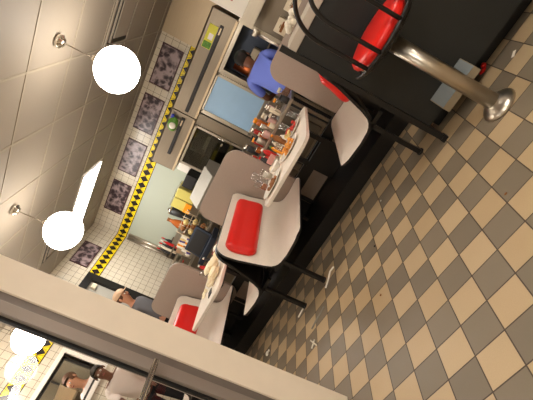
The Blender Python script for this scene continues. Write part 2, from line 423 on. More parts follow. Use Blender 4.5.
copy_tree(ad, (-4.19, 4.475, CEIL-.008), 0, 'square ceiling air diffuser near the left wall beside the middle globe lamp')

# ------------------------------------------------------------------ wall pictures
pics = [(-2.15, -1.50, 2.385, 2.715), (-2.96, -2.33, 2.385, 2.715), (-3.81, -3.17, 2.385, 2.715), (-4.67, -4.02, 2.385, 2.715)]
plab = ['nearest the steel sheet, first from the right', 'second from the right', 'third from the right', 'fourth from the right, nearest the wall corner']
mf = mat('plum_picture_frame', (70, 34, 36), .4)
for k, (x0, x1, z0, z1) in enumerate(pics):
    t = thing('wall_photograph', 'framed sepia photograph on kitchen wall, '+plab[k], 'picture', ((x0+x1)/2, WY, z0), 0)
    W2 = (x1-x0)/2; H = z1-z0; f = BM()
    b2(f, (-W2, -.014, 0), (W2, 0, .016)); b2(f, (-W2, -.014, H-.016), (W2, 0, H)); b2(f, (-W2, -.014, .016), (-W2+.016, 0, H-.016)); b2(f, (W2-.016, -.014, .016), (W2, 0, H-.016))
    obj('picture_frame', f, mf, t); obj('photo_print', b2(BM(), (-W2+.016, -.009, .016), (W2-.016, 0, H-.016)), photo_mat('sepia_photo_%d' % k, k+1), t)
t = thing('wall_photograph', 'framed sepia photograph on the left wall above the black door frame', 'picture', (WX, 5.43, 2.395), -PI/2)
f = BM(); W2 = .29; H = .30
b2(f, (-W2, 0, 0), (W2, .014, .016)); b2(f, (-W2, 0, H-.016), (W2, .014, H)); b2(f, (-W2, 0, .016), (-W2+.016, .014, H-.016)); b2(f, (W2-.016, 0, .016), (W2, .014, H-.016))
obj('picture_frame', f, mf, t); obj('photo_print', b2(BM(), (-W2+.016, 0, .016), (W2-.016, .009, H-.016)), photo_mat('sepia_photo_9', 9), t)

# ------------------------------------------------------------------ booth seating
Y0, Y1 = 2.745, 3.90
PROF = [(.024, .972), (.045, .80), (.082, .66), (.112, .55), (.135, .495), (.165, .466), (.21, .452), (.30, .445), (.42, .452), (.50, .458), (.535, .448)]
def resample(p, n):
    d = [0]
    for a, b in zip(p, p[1:]): d.append(d[-1]+math.dist(a, b))
    out = []
    for i in range(n+1):
        s = d[-1]*i/n; k = 0
        while k < len(p)-2 and d[k+1] < s: k += 1
        f = (s-d[k])/(d[k+1]-d[k]); out.append((p[k][0]+(p[k+1][0]-p[k][0])*f, p[k][1]+(p[k+1][1]-p[k][1])*f))
    return out, d[-1]
def shell_bm(sgn, s0=0, s1=1, thick=.02, off=0, r=.11, y0=Y0, y1=Y1, bulge=0, ns=44, nt=16, rn=.5):
    prof, L = resample(PROF, 200)
    bm = BM(); F = []; B = []
    for i in range(ns+1):
        q = i/ns
        # denser rows near both ends
        q = .5-.5*math.cos(q*PI)
        s = s0+(s1-s0)*q; pos = s*200; k = min(int(pos), 199); f = pos-k
        u = prof[k][0]+(prof[k+1][0]-prof[k][0])*f; z = prof[k][1]+(prof[k+1][1]-prof[k][1])*f
        ka, kb = max(0, k-4), min(200, k+5); tx, tz = prof[kb][0]-prof[ka][0], prof[kb][1]-prof[ka][1]; l = math.hypot(tx, tz); nx, nz = -tz/l, tx/l
        if nz < 0 and nx < 0: nx, nz = -nx, -nz
        dist = min(q, 1-q)*(s1-s0)*L; inset = 0
        rr = r
        if dist < rr: inset = rr-math.sqrt(max(0, rr*rr-(rr-dist)**2))
        fr, br = [], []
        for j in range(nt+1):
            v = j/nt; v = .5-.5*math.cos(v*PI)
            y = y0+inset+(y1-y0-2*inset)*v
            e = 1
            if bulge:
                dy = min(v, 1-v)*(y1-y0); e = 1-(1-min(1, min(dist, dy+.004)/.055))**2; e = math.sqrt(max(e, 0))
            o = off+bulge*e
            fr.append(bm.verts.new((sgn*(u+nx*o), y, z+nz*o))); br.append(bm.verts.new((sgn*(u+nx*(off-thick)), y, z+nz*(off-thick))))
        F.append(fr); B.append(br)
    for i in range(ns):
        for j in range(nt):
            a = bm.faces.new((F[i][j], F[i+1][j], F[i+1][j+1], F[i][j+1])); a.smooth = True
            b = bm.faces.new((B[i][j], B[i][j+1], B[i+1][j+1], B[i+1][j])); b.material_index = 1; b.smooth = True
        for row, j in ((0, 0), (1, nt)):
            c = bm.faces.new((F[i][j], B[i][j], B[i+1][j], F[i+1][j])); c.material_index = 1
    for i in (0, ns):
        for j in range(nt):
            c = bm.faces.new((F[i][j], F[i][j+1], B[i][j+1], B[i][j])); c.material_index = 1
    return bm
def make_bench(sgn, xc, label):
    t = thing('booth_bench', label, 'booth seat', (xc, 0, 0))
    obj('seat_shell', shell_bm(sgn), (M_LAM, M_BLACK), t)
    p = obj('back_cushion', shell_bm(sgn, .07, .38, .0, .004, .085, Y0+.085, Y0+1.0, .05, 34, 34), (M_RED, M_RED), t)
    fr = BM(); x = sgn*.17
    for y in (Y0+.09, Y1-.12):
        zb = .002 if y < 3 else .142
        box(fr, (x, y, (.43+zb)/2), (.035, .035, .43-zb))
        box(fr, (x*1.2, y, .425), (.30, .035, .03))
    box(fr, (x, (Y0+Y1)/2, .41), (.035, Y1-Y0-.2, .03))
    obj('steel_frame', fr, M_BLACK, t)
    for y in (Y0+.09, Y1-.12):
        f = BM(); cyl(f, (x, y, 0 if y < 3 else .14), .028, .012, 16); obj('foot', f, M_BLACK, t)
    return t
MODX = [-2.04, -.345, -3.69]
make_bench(1, MODX[0], 'cream booth bench with red back cushion facing the food-laden table, in the middle')
make_bench(-1, MODX[0], 'booth bench back to back with the middle bench, its black underside showing')
make_bench(-1, MODX[1], 'booth bench nearest the black counter, seen edge-on with a sliver of red cushion')
make_bench(1, MODX[2], 'farthest booth bench, its red cushion half hidden behind the tan pillar')
make_bench(-1, MODX[2], 'booth bench back to back with the farthest bench, behind the pillar')
def make_panel(x, label):
    t = thing('privacy_panel', label, 'divider panel', (x, Y1+.03, 0))
    obj('panel_board', prism(BM(), rrect(-.46, .33, .46, 1.225, .14), 'y', -.014, .014, .003), M_TAUPE, t)
    for s in (-.3, .3):
        obj('leg', b2(BM(), (s-.02, -.012, .14), (s+.02, .012, .335)), M_BLACK, t)
make_panel(MODX[0]+.005, 'tall taupe divider panel with rounded top behind the middle red cushion')
make_panel(MODX[1]+.03, 'tall taupe divider panel with rounded top in front of the worker in blue')
make_panel(MODX[2]-.0, 'tall taupe divider panel with rounded top behind the napkin-strewn table, farthest left')
t = thing('panel_rail', 'black beam with taupe boards running low behind the booths, joining the divider panels', 'rail', (0, 0, 0))
obj('beam', b2(BM(), (-4.2, Y1+.05, .14), (.09, Y1+.09, .45)), M_BLACK, t)
for xa, xb in ((-1.77, -.82), (-3.45, -2.51)): obj('taupe_board', b2(BM(), (xa, Y1+.044, .16), (xb, Y1+.05, .33)), M_TAUPE, t)
single('booth_plinth', b2(BM(), (-4.2, 3.36, 0), (-.30, Y1+.09, .14)), M_BLACK, 'low black plinth doubling as the floor shade under the far half of the booths', 'plinth')  # its solid black also stands in for the shade under the booths
def make_table(xc, w, label):
    t = thing('booth_table', label, 'table', (xc, 0, 0))
    a = w/2; y0, y1 = Y0+.20, Y1+.02; ch = .10
    poly = rrect(-a, y0, a, y1, ch, 5)
    obj('tabletop', prism(BM(), poly, 'z', .733, .762, .004), M_LAM, t)
    # laminate support gusset and black frame below
    obj('table_apron', prism(BM(), rrect(-a+.1, y0+.14, a-.1, y1-.1, .1, 4), 'z', .705, .733, 0), M_TAUPE, t)
    for x in (-.14, .14):
        f = BM(); box(f, (x, Y1-.02, .57), (.045, .045, .27)); box(f, (x, (y0+y1)/2+.1, .69), (.045, .6, .03)); obj('table_bracket', f, M_BLACK, t)
    f = BM(); box(f, (0, Y1-.02, .29), (.34, .045, .30)); obj('support_plate', f, M_BLACK, t)
    return t
make_table(-1.20, .72, 'cream booth table crowded with plates of food, glasses and condiments')
make_table(-2.86, .70, 'cream booth table strewn with crumpled napkins, left of the middle bench')

# ------------------------------------------------------------------ counter, stool, footrest
t = thing('lunch_counter', 'long black fronted lunch counter with a pale top edge behind the stool', 'counter', (0, 0, 0))
CX0 = -.33
obj('counter_front', b2(BM(), (CX0+.02, 2.66, .14), (XR-.02, 2.70, 1.145)), M_BLACKF, t)
obj('counter_body', b2(BM(), (CX0+.02, 2.70, .14), (XR-.02, 3.15, 1.145)), M_BLACKF, t)
obj('toe_kick', b2(BM(), (CX0+.03, 2.86, 0), (XR-.02, 3.1, .14)), M_BLACK, t)
obj('countertop', b2(BM(), (CX0, 2.64, 1.145), (XR-.02, 3.20, 1.20), .006), mat('counter_edge_laminate', (186, 176, 160), .4), t)
f = BM(); b2(f, (CX0-.02, 2.635, 0), (CX0+.02, 2.675, 1.245)); b2(f, (CX0-.024, 2.63, 0), (CX0+.024, 2.68, .03))
obj('corner_post', f, M_BLACK, t)
t = thing('footrest', 'grey metal footrest block fixed low on the black counter behind the stool pole', 'footrest', (0, 0, 0))
obj('footrest_body', prism(BM(), [(2.56, .135), (2.66, .135), (2.66, .245), (2.56, .185)], 'x', -.17, .12, .003), mat('tan_footrest_side', (150, 136, 112), .5, .3), t)
obj('tread_plate', prism(BM(), [(2.558, .186), (2.655, .247), (2.655, .243), (2.562, .184)], 'x', -.165, .115), mat('grey_tread_plate', (140, 146, 146), .4, .4), t)

st = thing('counter_stool', 'round red counter stool on a chrome pole with a black wire hoop back', 'bar stool', (0.005, 2.37, 0))
UPZ = .05
f = BM(); lathe(f, [(.105, 0), (.105, .008), (.098, .022), (.08, .036), (.06, .046), (.052, .056)], n=40); obj('base_flange', f, M_POLE, st)
f = BM(); cyl(f, (0, 0, .05), .046, .67+UPZ, 36); obj('pole', f, M_POLE, st)
f = BM(); lathe(f, [(.05, .705+UPZ), (.17, .72+UPZ), (.175, .733+UPZ)], n=40); obj('seat_plate', f, M_BLACK, st)
f = BM(); lathe(f, [(.185, .73+UPZ), (.203, .734+UPZ), (.206, .745+UPZ), (.204, .75+UPZ), (.0, .75+UPZ)], n=44); obj('seat_ring', f, M_CHROME, st)
f = BM(); lathe(f, [(0, .75+UPZ), (.20, .75+UPZ), (.212, .765+UPZ), (.213, .785+UPZ), (.20, .803+UPZ), (.16, .813+UPZ), (.08, .818+UPZ), (0, .819+UPZ)], n=48); obj('seat_cushion', f, M_RED, st)
R0 = .245
def arch(x0, hw, top, ch, base=.76+UPZ):
    seq = [(x0-hw, base)]+[(x0-hw, base+(top-ch-base)*q) for q in (.3, .6, .9)]
    n = 26
    for i in range(0, n+1):
        a = PI-PI*i/n; seq.append((x0+hw*math.cos(a), top-ch+ch*math.sin(a)))
    seq += [(x0+hw, base+(top-ch-base)*q) for q in (.9, .6, .3)]+[(x0+hw, base)]
    return [(x, -math.sqrt(max(0.0, R0*R0-x*x))-(z-base)*.08, z) for x, z in seq]
f = BM(); tube(f, arch(.02, .185, 1.315, .22), .0115, 10); obj('outer_hoop', f, M_BLACK, st)
f = BM(); tube(f, arch(.02, .085, 1.25, .16), .0115, 10); obj('inner_hoop', f, M_BLACK, st)
f = BM()
tube(f, [(.215*math.cos(a), .215*math.sin(a)-.0, .733+UPZ) for a in [2*PI*i/40 for i in range(40)]], .010, 8, True)
tube(f, [(R0*math.cos(a), R0*math.sin(a), .755+UPZ) for a in [math.radians(195+150*i/20) for i in range(21)]], .011, 8)
for a in (200, 250, 290, 340):
    a = math.radians(a); tube(f, [(R0*math.cos(a), R0*math.sin(a), .755+UPZ), (.215*math.cos(a), .215*math.sin(a), .733+UPZ)], .009, 8)
obj('wire_ring', f, M_BLACK, st)

# ------------------------------------------------------------------ kitchen equipment
def hood(x0, x1, label, slot):
    t = thing('exhaust_hood', label, 'kitchen hood', (0, 0, 0))
    obj('hood_canopy', prism(BM(), [(5.6, 1.80), (5.6, 2.14), (5.66, 2.17), (WY-.032, 2.17), (WY-.032, 1.80)], 'x', x0, x1, .006), M_STEELD, t)
    obj('hood_skirt', b2(BM(), (x0+.01, 5.58, 1.78), (x1-.01, WY-.04, 1.815), .003), M_STEELW, t)
    obj('grip_slot', b2(BM(), (slot[0], 5.57, 1.925), (slot[1], 5.605, 1.975), .004), M_DARK, t)
    for x in (slot[1]-.06,): obj('slot_glint', b2(BM(), (x-.06, 5.563, 1.94), (x+.03, 5.571, 1.958)), M_STEELW, t)  # thin pale strip stands in for the glint on the slot
    return t
hood(-2.115, -.66, 'steel exhaust hood with a long black slot, right above the blue panel', (-2.07, -.81))
hood(-3.03, -2.125, 'shorter steel exhaust hood with a black slot above the glass-door warmer', (-2.79, -2.18))
s = thing('hood_sticker', 'green and yellow label stuck on the right hood beside its slot', 'sticker', (-1.0, 5.598, 1.985))
obj('label_sheet', b2(BM(), (-.16, -.003, 0), (.15, .002, .12)), M_LIME, s)
f = BM(); b2(f, (-.155, -.005, .005), (-.07, -.002, .115)); obj('green_print', f, M_GREEN, s)
f = BM(); b2(f, (-.04, -.005, .02), (.04, -.002, .08)); obj('white_print', f, M_WHITE, s)
s = thing('clipped_bag', 'green and white bag clipped in front of the shorter hood with a blue clip', 'bag', (-2.3, 5.5, 1.985))
f = BM(); ball(f, (0, .03, .07), (.10, .045, .075), 16, 10); ball(f, (-.06, .03, .05), (.06, .04, .05), 12, 8); obj('bag_body', f, M_GREEN, s)
f = BM(); ball(f, (-.02, -.012, .06), (.05, .02, .05), 12, 8); obj('white_patch', f, M_WHITE, s)
f = BM(); box(f, (.1, .03, .11), (.06, .03, .04), .008); obj('clip', f, mat('blue_clip', (30, 50, 170), .4), s)
f = BM(); box(f, (0, .07, .0), (.2, .09, .012)); obj('hook_ledge', f, M_STEELD, s)

# tall reach-in cabinets with the blue filmed door
t = thing('reach_in_freezer', 'tall steel reach-in unit with a pale blue filmed door panel', 'freezer', (0, 0, 0))
obj('cabinet_body', b2(BM(), (-2.0, 5.64, .1), (-1.345, WY-.03, 1.775)), M_STEEL, t)
obj('toe_base', b2(BM(), (-1.98, 5.68, 0), (-1.365, WY-.03, .1)), M_DARK, t)
f = BM(); X0, X1, Z0, Z1 = -1.965, -1.375, 1.0, 1.775
for a in ((X0, X1, Z0, Z0+.035), (X0, X1, Z1-.03, Z1), (X0, X0+.035, Z0, Z1), (X1-.04, X1, Z0, Z1)): b2(f, (a[0], 5.60, a[2]), (a[1], 5.642, a[3]), .004)
obj('panel_frame', f, M_STEEL, t)
obj('blue_panel', b2(BM(), (X0+.035, 5.61, Z0+.035), (X1-.04, 5.641, Z1-.03)), M_BLUEF, t)
obj('lower_door', b2(BM(), (X0, 5.60, .14), (X1, 5.64, .97), .006), M_STEELD, t)
f = BM(); tube(f, [(X0+.08, 5.58, .88), (X1-.08, 5.58, .88)], .01, 10); b2(f, (X0+.08, 5.575, .875), (X0+.1, 5.61, .885)); b2(f, (X1-.1, 5.575, .875), (X1-.08, 5.61, .885)); obj('handle', f, M_CHROME, t)
t = thing('glass_door_warmer', 'steel warming cabinet with a smoked glass door, left of the blue panel', 'warming cabinet', (0, 0, 0))
W0, W1 = -2.88, -2.02
f = BM(); b2(f, (W0, 5.66, .1), (W0+.03, WY-.04, 1.775)); b2(f, (W1-.17, 5.64, .1), (W1, WY-.04, 1.775)); b2(f, (W0+.03, 5.66, 1.745), (W1-.17, WY-.04, 1.775)); b2(f, (W0+.03, 5.66, .1), (W1-.17, WY-.04, .95)); b2(f, (W0+.03, WY-.06, .95), (W1-.17, WY-.04, 1.745))
obj('cabinet_body', f, M_STEELD, t); obj('toe_base', b2(BM(), (W0+.02, 5.7, 0), (W1-.02, WY-.05, .1)), M_DARK, t)
f = BM(); a0, a1, c0, c1 = W0+.02, W1-.175, .96, 1.765
for a in ((a0, a1, c0, c0+.035), (a0, a1, c1-.035, c1), (a0, a0+.035, c0, c1), (a1-.035, a1, c0, c1)): b2(f, (a[0], 5.615, a[2]), (a[1], 5.655, a[3]), .004)
obj('door_frame', f, M_STEEL, t)
obj('door_glass', b2(BM(), (a0+.03, 5.63, c0+.03), (a1-.03, 5.636, c1-.03)), glass_mat('smoked_glass', (.55, .55, .48, 1), .05), t)
f = BM()
for z in (1.12, 1.3, 1.48): b2(f, (W0+.03, 5.7, z), (W1-.17, WY-.06, z+.012))
obj('rack_shelves', f, M_STEEL, t)
f = BM(); tube(f, [(a1-.02, 5.59, 1.18), (a1-.02, 5.585, 1.4)], .009, 10); box(f, (a1-.02, 5.6, 1.19), (.02, .035, .02)); box(f, (a1-.02, 5.6, 1.39), (.02, .035, .02)); box(f, (a1-.1, 5.60, 1.30), (.05, .03, .03), .008); obj('latch_handle', f, M_CHROME, t)
def tray(x, y, z, m, lb):
    f = BM(); b2(f, (-.12, -.15, 0), (.12, .15, .05), .01); single('food_pan', f, m, lb, 'pan', (x, y, z))
tray(-2.66, 5.92, 1.132, M_WHITE, 'pale pan on the lowest rack of the glass-door warmer'); tray(-2.4, 5.92, 1.132, M_FOODY, 'yellowish pan on the lowest rack of the warmer')
tray(-2.6, 5.92, 1.312, M_YEL, 'yellow green pan on the middle rack of the warmer'); tray(-2.45, 5.92, 1.492, M_STEEL, 'steel pan on the upper rack of the warmer')

# cooking bay behind the worker in blue
t = thing('cooking_bay', 'dark steel cooking bay with side posts behind the worker in blue', 'cooking station', (0, 0, 0))
obj('back_splash', b2(BM(), (-1.335, 6.0, 0), (-.62, 6.03, 1.775)), M_NAVY, t)
f = BM(); b2(f, (-.66, 5.56, 0), (-.60, 5.62, 1.79)); b2(f, (-1.335, 5.60, 0), (-1.30, 5.64, 1.775)); b2(f, (-1.30, 5.60, 1.72), (-.66, 5.63, 1.775)); obj('bay_posts', f, M_STEEL, t)
obj('griddle_top', b2(BM(), (-1.30, 5.62, .86), (-.66, 6.0, .92), .004), M_STEELD, t); obj('base_cabinet', b2(BM(), (-1.30, 5.66, 0), (-.66, 6.0, .86)), M_STEELD, t)
obj('upper_shelf', b2(BM(), (-1.30, 5.72, 1.30), (-.66, 6.0, 1.32)), M_STEELD, t)
f = BM(); lathe(f, [(.075, 0), (.085, .02), (.09, .3), (.085, .3), (.08, .02), (0, .015)], n=24, cap=False)
single('copper_pot', f, M_COPPER, 'copper coloured pot on the shelf behind the worker in blue', 'pot', (-1.19, 5.84, 1.32))
f = BM(); b2(f, (-.09, -.1, 0), (.09, .1, .16), .02); single('white_container', f, M_CREAM, 'cream container on the shelf beside the copper pot', 'container', (-.98, 5.86, 1.32))
# right kitchen bay: pass shelf with waffle irons
t = thing('waffle_station', 'steel pass shelf unit above the counter holding the waffle irons', 'shelf unit', (0, 0, 0))
SX0, SX1 = -.60, 2.4
obj('upper_valance', b2(BM(), (SX0, 4.98, 1.56), (SX1, 5.02, 1.72), .003), M_STEEL, t)
obj('shelf_back', b2(BM(), (SX0, 5.40, .95), (SX1, 5.43, 1.72)), M_STEELD, t)
obj('shelf_top', b2(BM(), (SX0, 5.02, 1.68), (SX1, 5.40, 1.72)), M_STEEL, t)
obj('worktop', b2(BM(), (SX0, 4.72, .93), (SX1, 5.40, .98), .004), M_STEEL, t)
obj('raised_shelf', b2(BM(), (SX0, 4.9, 1.15), (SX1, 5.38, 1.175), .003), M_STEELW, t)
for x in (SX0+.02, SX1-.02): obj('post', b2(BM(), (x-.02, 4.99, 0), (x+.02, 5.03, 1.56)), M_STEEL, t); obj('post', b2(BM(), (x-.02, 5.36, 0), (x+.02, 5.40, 1.15)), M_STEEL, t)
f = BM(); tube(f, [(SX0-.01, 4.93, .98), (SX0-.01, 4.93, 1.50)], .016, 12); cyl(f, (SX0-.01, 4.93, 1.47), .045, .07, 20, bev=.01); obj('steam_pipe', f, M_POLE, t)
for k, x in enumerate((-.42, -.17, .08, .33)):
    t = thing('waffle_iron', ['cream waffle iron with a dark slot on the steel shelf, nearest the chrome pipe', 'cream waffle iron on the steel shelf, second from the chrome pipe', 'cream waffle iron on the steel shelf, third from the chrome pipe', 'cream waffle iron on the steel shelf, fourth from the chrome pipe'][k], 'waffle iron', (x, 5.12, 1.175))
    obj('iron_body', b2(BM(), (-.085, -.12, 0), (.085, .12, .17), .012), M_CREAM, t)
    obj('lid_slot', b2(BM(), (-.06, -.126, .075), (.06, -.116, .105)), M_TOAST, t)
    obj('handle', b2(BM(), (-.02, -.16, .11), (.02, -.118, .125), .004), M_CHROME, t)
f = BM()
for k in range(7): ball(f, (R.uniform(-.06, .06), R.uniform(-.03, .03), .03+R.uniform(0, .05)), (.03, .024, .022), 8, 6, Matrix.Rotation(R.uniform(0, 3), 3, 'Z'))
single('crumpled_paper', f, M_PAPER, 'crumpled white paper on the far end of the black counter', 'paper', (-.20, 3.1, 1.20))
t = thing('menu_board', 'white wall board with red lettering at the top right of the kitchen', 'sign', (-.60, 5.46, 1.74))
obj('board', b2(BM(), (0, 0, 0), (2.6, .04, 1.02), .004), M_WHITE, t)
f = BM(); rr = random.Random(3)
for r_ in range(4):
    x = .12
    while x < 2.4:
        wd = rr.uniform(.04, .12); b2(f, (x, -.004, .2+.2*r_), (x+wd, 0, .28+.2*r_)); x += wd+.05
obj('red_lettering', f, M_KETCH, t)

# back service counter left of warmer, with raised shelf
t = thing('service_counter', 'steel back counter under the pale wall panel holding the juice machine and jars', 'counter', (0, 0, 0))
obj('worktop', b2(BM(), (-4.9, 5.5, .88), (-2.9, WY-.01, .92), .004), M_STEEL, t); obj('cabinet_body', b2(BM(), (-4.88, 5.55, .1), (-2.92, WY-.01, .88)), M_STEELD, t)
obj('toe_base', b2(BM(), (-4.86, 5.6, 0), (-2.94, WY-.02, .1)), M_DARK, t)
obj('raised_shelf', b2(BM(), (-4.9, 5.78, 1.14), (-2.9, WY-.012, 1.165), .003), M_STEEL, t)
for x in (-4.88, -3.9, -2.93): obj('shelf_post', b2(BM(), (x-.015, 5.8, .92), (x+.015, 5.83, 1.14)), M_STEEL, t)
ZS = 1.165
t = thing('towel_dispenser', 'white paper towel dispenser on the pale wall panel beside the warmer', 'dispenser', (-3.13, WY-.006, 1.58))
obj('dispenser_body', b2(BM(), (-.115, -.16, 0), (.115, 0, .22), .04, seg=3), M_WHITE, t); obj('paper_slot', b2(BM(), (-.07, -.1, -.012), (.07, -.05, .004)), M_DARK, t)
t = thing('coffee_brewer', 'dark coffee brewer head under the white towel dispenser', 'coffee machine', (-3.22, 5.98, ZS))
obj('tower', b2(BM(), (-.09, -.0, 0), (.09, .16, .43), .008), M_DARK, t); obj('brew_head', b2(BM(), (-.12, -.16, .25), (.12, .02, .43), .01), M_DARK, t); obj('base_plate', b2(BM(), (-.11, -.16, 0), (.11, .0, .03), .004), M_STEEL, t)
f = BM(); cyl(f, (0, -.08, .17), .05, .08, 18); obj('filter_basket', f, M_STEEL, t)
t = thing('ice_bin', 'large slope-topped steel bin in front of the brewer, above the middle divider panel', 'bin', (-2.76, 5.22, 0))
obj('bin_body', prism(BM(), [(-.25, .92), (-.25, 1.22), (-.06, 1.37), (.2, 1.37), (.2, .92)], 'x', -.32, .26, .006), M_BIN, t)
obj('bin_lid', prism(BM(), [(-.26, 1.215), (-.26, 1.232), (-.065, 1.387), (-.058, 1.375)], 'x', -.315, .255), M_BIN, t)
obj('bin_stand', b2(BM(), (-.31, -.24, 0), (.25, .19, .92)), M_STEELD, t)
t = thing('juice_dispenser', 'juice dispenser with two clear tanks of yellow drink on the back shelf', 'juice dispenser', (-3.58, 5.95, ZS))
obj('machine_base', b2(BM(), (-.2, -.14, 0), (.2, .18, .14), .008), M_STEELD, t)
for x in (-.1, .1):
    k = obj('tank', b2(BM(), (x-.093, -.13, .14), (x+.093, .15, .46), .015), M_YEL, t)
    obj('tank_lid', b2(BM(), (x-.09, -.125, .46), (x+.09, .145, .485), .006), M_CUP, t)
obj('orange_front', b2(BM(), (-.19, -.15, .13), (-.01, -.131, .24), .004), M_ORG, t)
f = BM()
for x in (-.1, .1): tube(f, [(x, -.13, .17), (x, -.17, .17), (x, -.175, .12)], .012, 10)
obj('tap', f, M_CHROME, t)
t = thing('blender', 'blender with dark base and clear jug left of the juice dispenser', 'blender', (-3.93, 5.95, ZS))
f = BM(); lathe(f, [(.075, 0), (.08, .03), (.065, .15), (.05, .18)], n=20); obj('motor_base', f, M_DARK, t)
f = BM(); lathe(f, [(.05, .18), (.06, .25), (.075, .42), (.07, .42), (.055, .25)], n=20, cap=False); obj('jug', f, M_DARK, t)
f = BM(); lathe(f, [(.075, .42), (.075, .45), (.03, .455), (.03, .48), (0, .48)], n=20); obj('jug_lid', f, M_CHROME, t)
f = BM(); tube(f, [(.07, 0, .4), (.12, 0, .38), (.115, 0, .27), (.065, 0, .25)], .01, 8); obj('jug_handle', f, M_DARK, t)
t = thing('syrup_jug', 'amber brown syrup jug left of the blender', 'jug', (-4.14, 5.97, ZS))
f = BM(); lathe(f, [(.06, 0), (.075, .03), (.078, .2), (.05, .3), (.03, .34), (.03, .38)], n=20); obj('jug_body', f, M_AMBER, t)
f = BM(); cyl(f, (0, 0, .38), .034, .04, 16); obj('jug_cap', f, M_TOAST, t)
# bread rack + bun packs
t = thing('wire_rack', 'small wire bread rack standing below the blender', 'rack', (-3.82, 5.60, .92))
f = BM()
for z in (.02, .16, .3, .42):
    for y in (-.08, .0, .08): tube(f, [(-.16, y, z), (.16, y, z)], .004, 6)
for x in (-.16, 0, .16):
    for y in (-.08, .08): tube(f, [(x, y, 0), (x, y, .44)], .005, 6)
obj('wire_frame', f, M_STEELW, t)
k = 0
for z, xs in ((.027, (-.105, 0, .1)), (.167, (-.1, .01, .105)), (.307, (-.1, .03))):
    for x in xs:
        f = BM(); ball(f, (0, 0, .05), (.045, .065, .045), 14, 9)
        single('bread_loaf', f, M_FOODY if k % 2 else M_TOAST, 'golden bread in the wire rack, ' + ['bottom tier right of its post', 'bottom tier in the middle', 'bottom tier at the left', 'middle tier first', 'middle tier centre', 'middle tier last', 'top tier at its left', 'top tier at its right'][k], 'bread', (-3.82+x, 5.60, .92+z), 0, 'bread in the wire rack'); k += 1
# condiment packets caddy
pc = [M_PAPER, M_ORG, M_PAPER, M_TOAST, M_CREAM, M_PAPER, M_FOODY, mat('purple_packet', (90, 70, 130), .5)]
t = thing('packet_caddy', 'open steel caddy stuffed with condiment packets under the syrup jug', 'caddy', (-4.18, 5.62, .92))
f = BM(); b2(f, (-.2, -.1, 0), (.2, .1, .012)); b2(f, (-.2, .09, 0), (.2, .1, .42)); b2(f, (-.2, -.1, 0), (-.19, .1, .3)); b2(f, (.19, -.1, 0), (.2, .1, .3)); b2(f, (-.2, -.1, 0), (.2, -.09, .06)); b2(f, (-.19, -.03, .06), (.19, .09, .10)); b2(f, (-.19, .02, .1), (.19, .09, .2)); obj('caddy_body', f, M_STEEL, t)
for k in range(27):
    row = k % 3; x = -.165+.33*(k//3)/8+R.uniform(-.008, .008); y = (-.055, -.005, .045)[row]; z = (.932, 1.02, 1.12)[row]
    f = BM(); box(f, (0, 0, .06), (.05, .03, .12), .01, rot=Matrix.Rotation(R.uniform(-.2, .2), 3, 'Y'))
    single('condiment_packet', f, pc[k*5 % len(pc)], '%s condiment packet in the %s row of the steel caddy' % (['white', 'orange', 'white', 'brown', 'cream', 'white', 'yellow', 'purple'][k*5 % 8], ['front', 'middle', 'back'][row]), 'packet', (-4.18+x, 5.62+y, z), 0, 'condiment packets in the steel caddy')
t = thing('bottle_caddy', 'dark bottle caddy at the shelf end near the steel corner guard', 'caddy', (-4.66, 5.95, ZS))
f = BM(); b2(f, (-.17, -.09, 0), (.17, .09, .02)); b2(f, (-.17, .08, 0), (.17, .09, .2)); b2(f, (-.17, -.09, 0), (-.16, .09, .16)); b2(f, (.16, -.09, 0), (.17, .09, .16)); b2(f, (-.17, -.09, .09), (.17, -.08, .12)); obj('caddy_body', f, M_STEELD, t)
cb = [M_DARK, M_KETCH, M_DARK, M_CREAM, M_DARK]
cn = ['black', 'red', 'black', 'cream', 'black']; cp = ['at the right end', 'second from the right', 'in the middle', 'second from the left', 'at the left end']
for k in range(5):
    t = thing('sauce_bottle', '%s sauce bottle in the dark bottle caddy, %s' % (cn[k], cp[k]), 'bottle', (-4.54-.062*k, 5.95, ZS+.02), 0, 'sauce bottles in the dark caddy')
    f = BM(); lathe(f, [(.024, 0), (.026, .01), (.026, .22), (.012, .27), (.011, .30)], n=16); obj('bottle_body', f, cb[k], t)
    f = BM(); lathe(f, [(.014, .30), (.013, .335), (.006, .36), (0, .36)], n=12); obj('bottle_cap', f, M_WHITE if k % 2 else M_KETCH, t)
# equipment below (blue grey register and dark toasters)
t = thing('register', 'blue grey order terminal behind the napkin-strewn table', 'terminal', (-3.62, 5.0, 0), .1)
obj('stand', b2(BM(), (-.3, -.16, 0), (.3, .3, .78)), M_STEELD, t); obj('terminal_body', b2(BM(), (-.25, -.15, .78), (.25, .2, .86), .01), M_NAVY, t)
obj('screen_housing', box(BM(), (0, .02, .99), (.44, .05, .27), .01, rot=Matrix.Rotation(-.2, 3, 'X')), M_NAVY, t); obj('screen', box(BM(), (0, -.012, .99), (.38, .006, .21), 0, rot=Matrix.Rotation(-.2, 3, 'X')), M_DARK, t)
for k, x in enumerate((-4.54, -4.77)):
    t = thing('toaster', ['black two-slot toaster on the back counter under the bottle caddy', 'black two-slot toaster at the counter end near the corner'][k], 'toaster', (x, 5.66, .92))
    obj('toaster_body', b2(BM(), (-.1, -.07, 0), (.1, .07, .17), .02, seg=3), M_DARK if k else M_STEELD, t); obj('toast_slots', b2(BM(), (-.08, -.035, .168), (.08, -.015, .173)), M_GASKET, t); obj('lever', b2(BM(), (-.02, -.085, .1), (.02, -.07, .115)), M_KETCH, t)

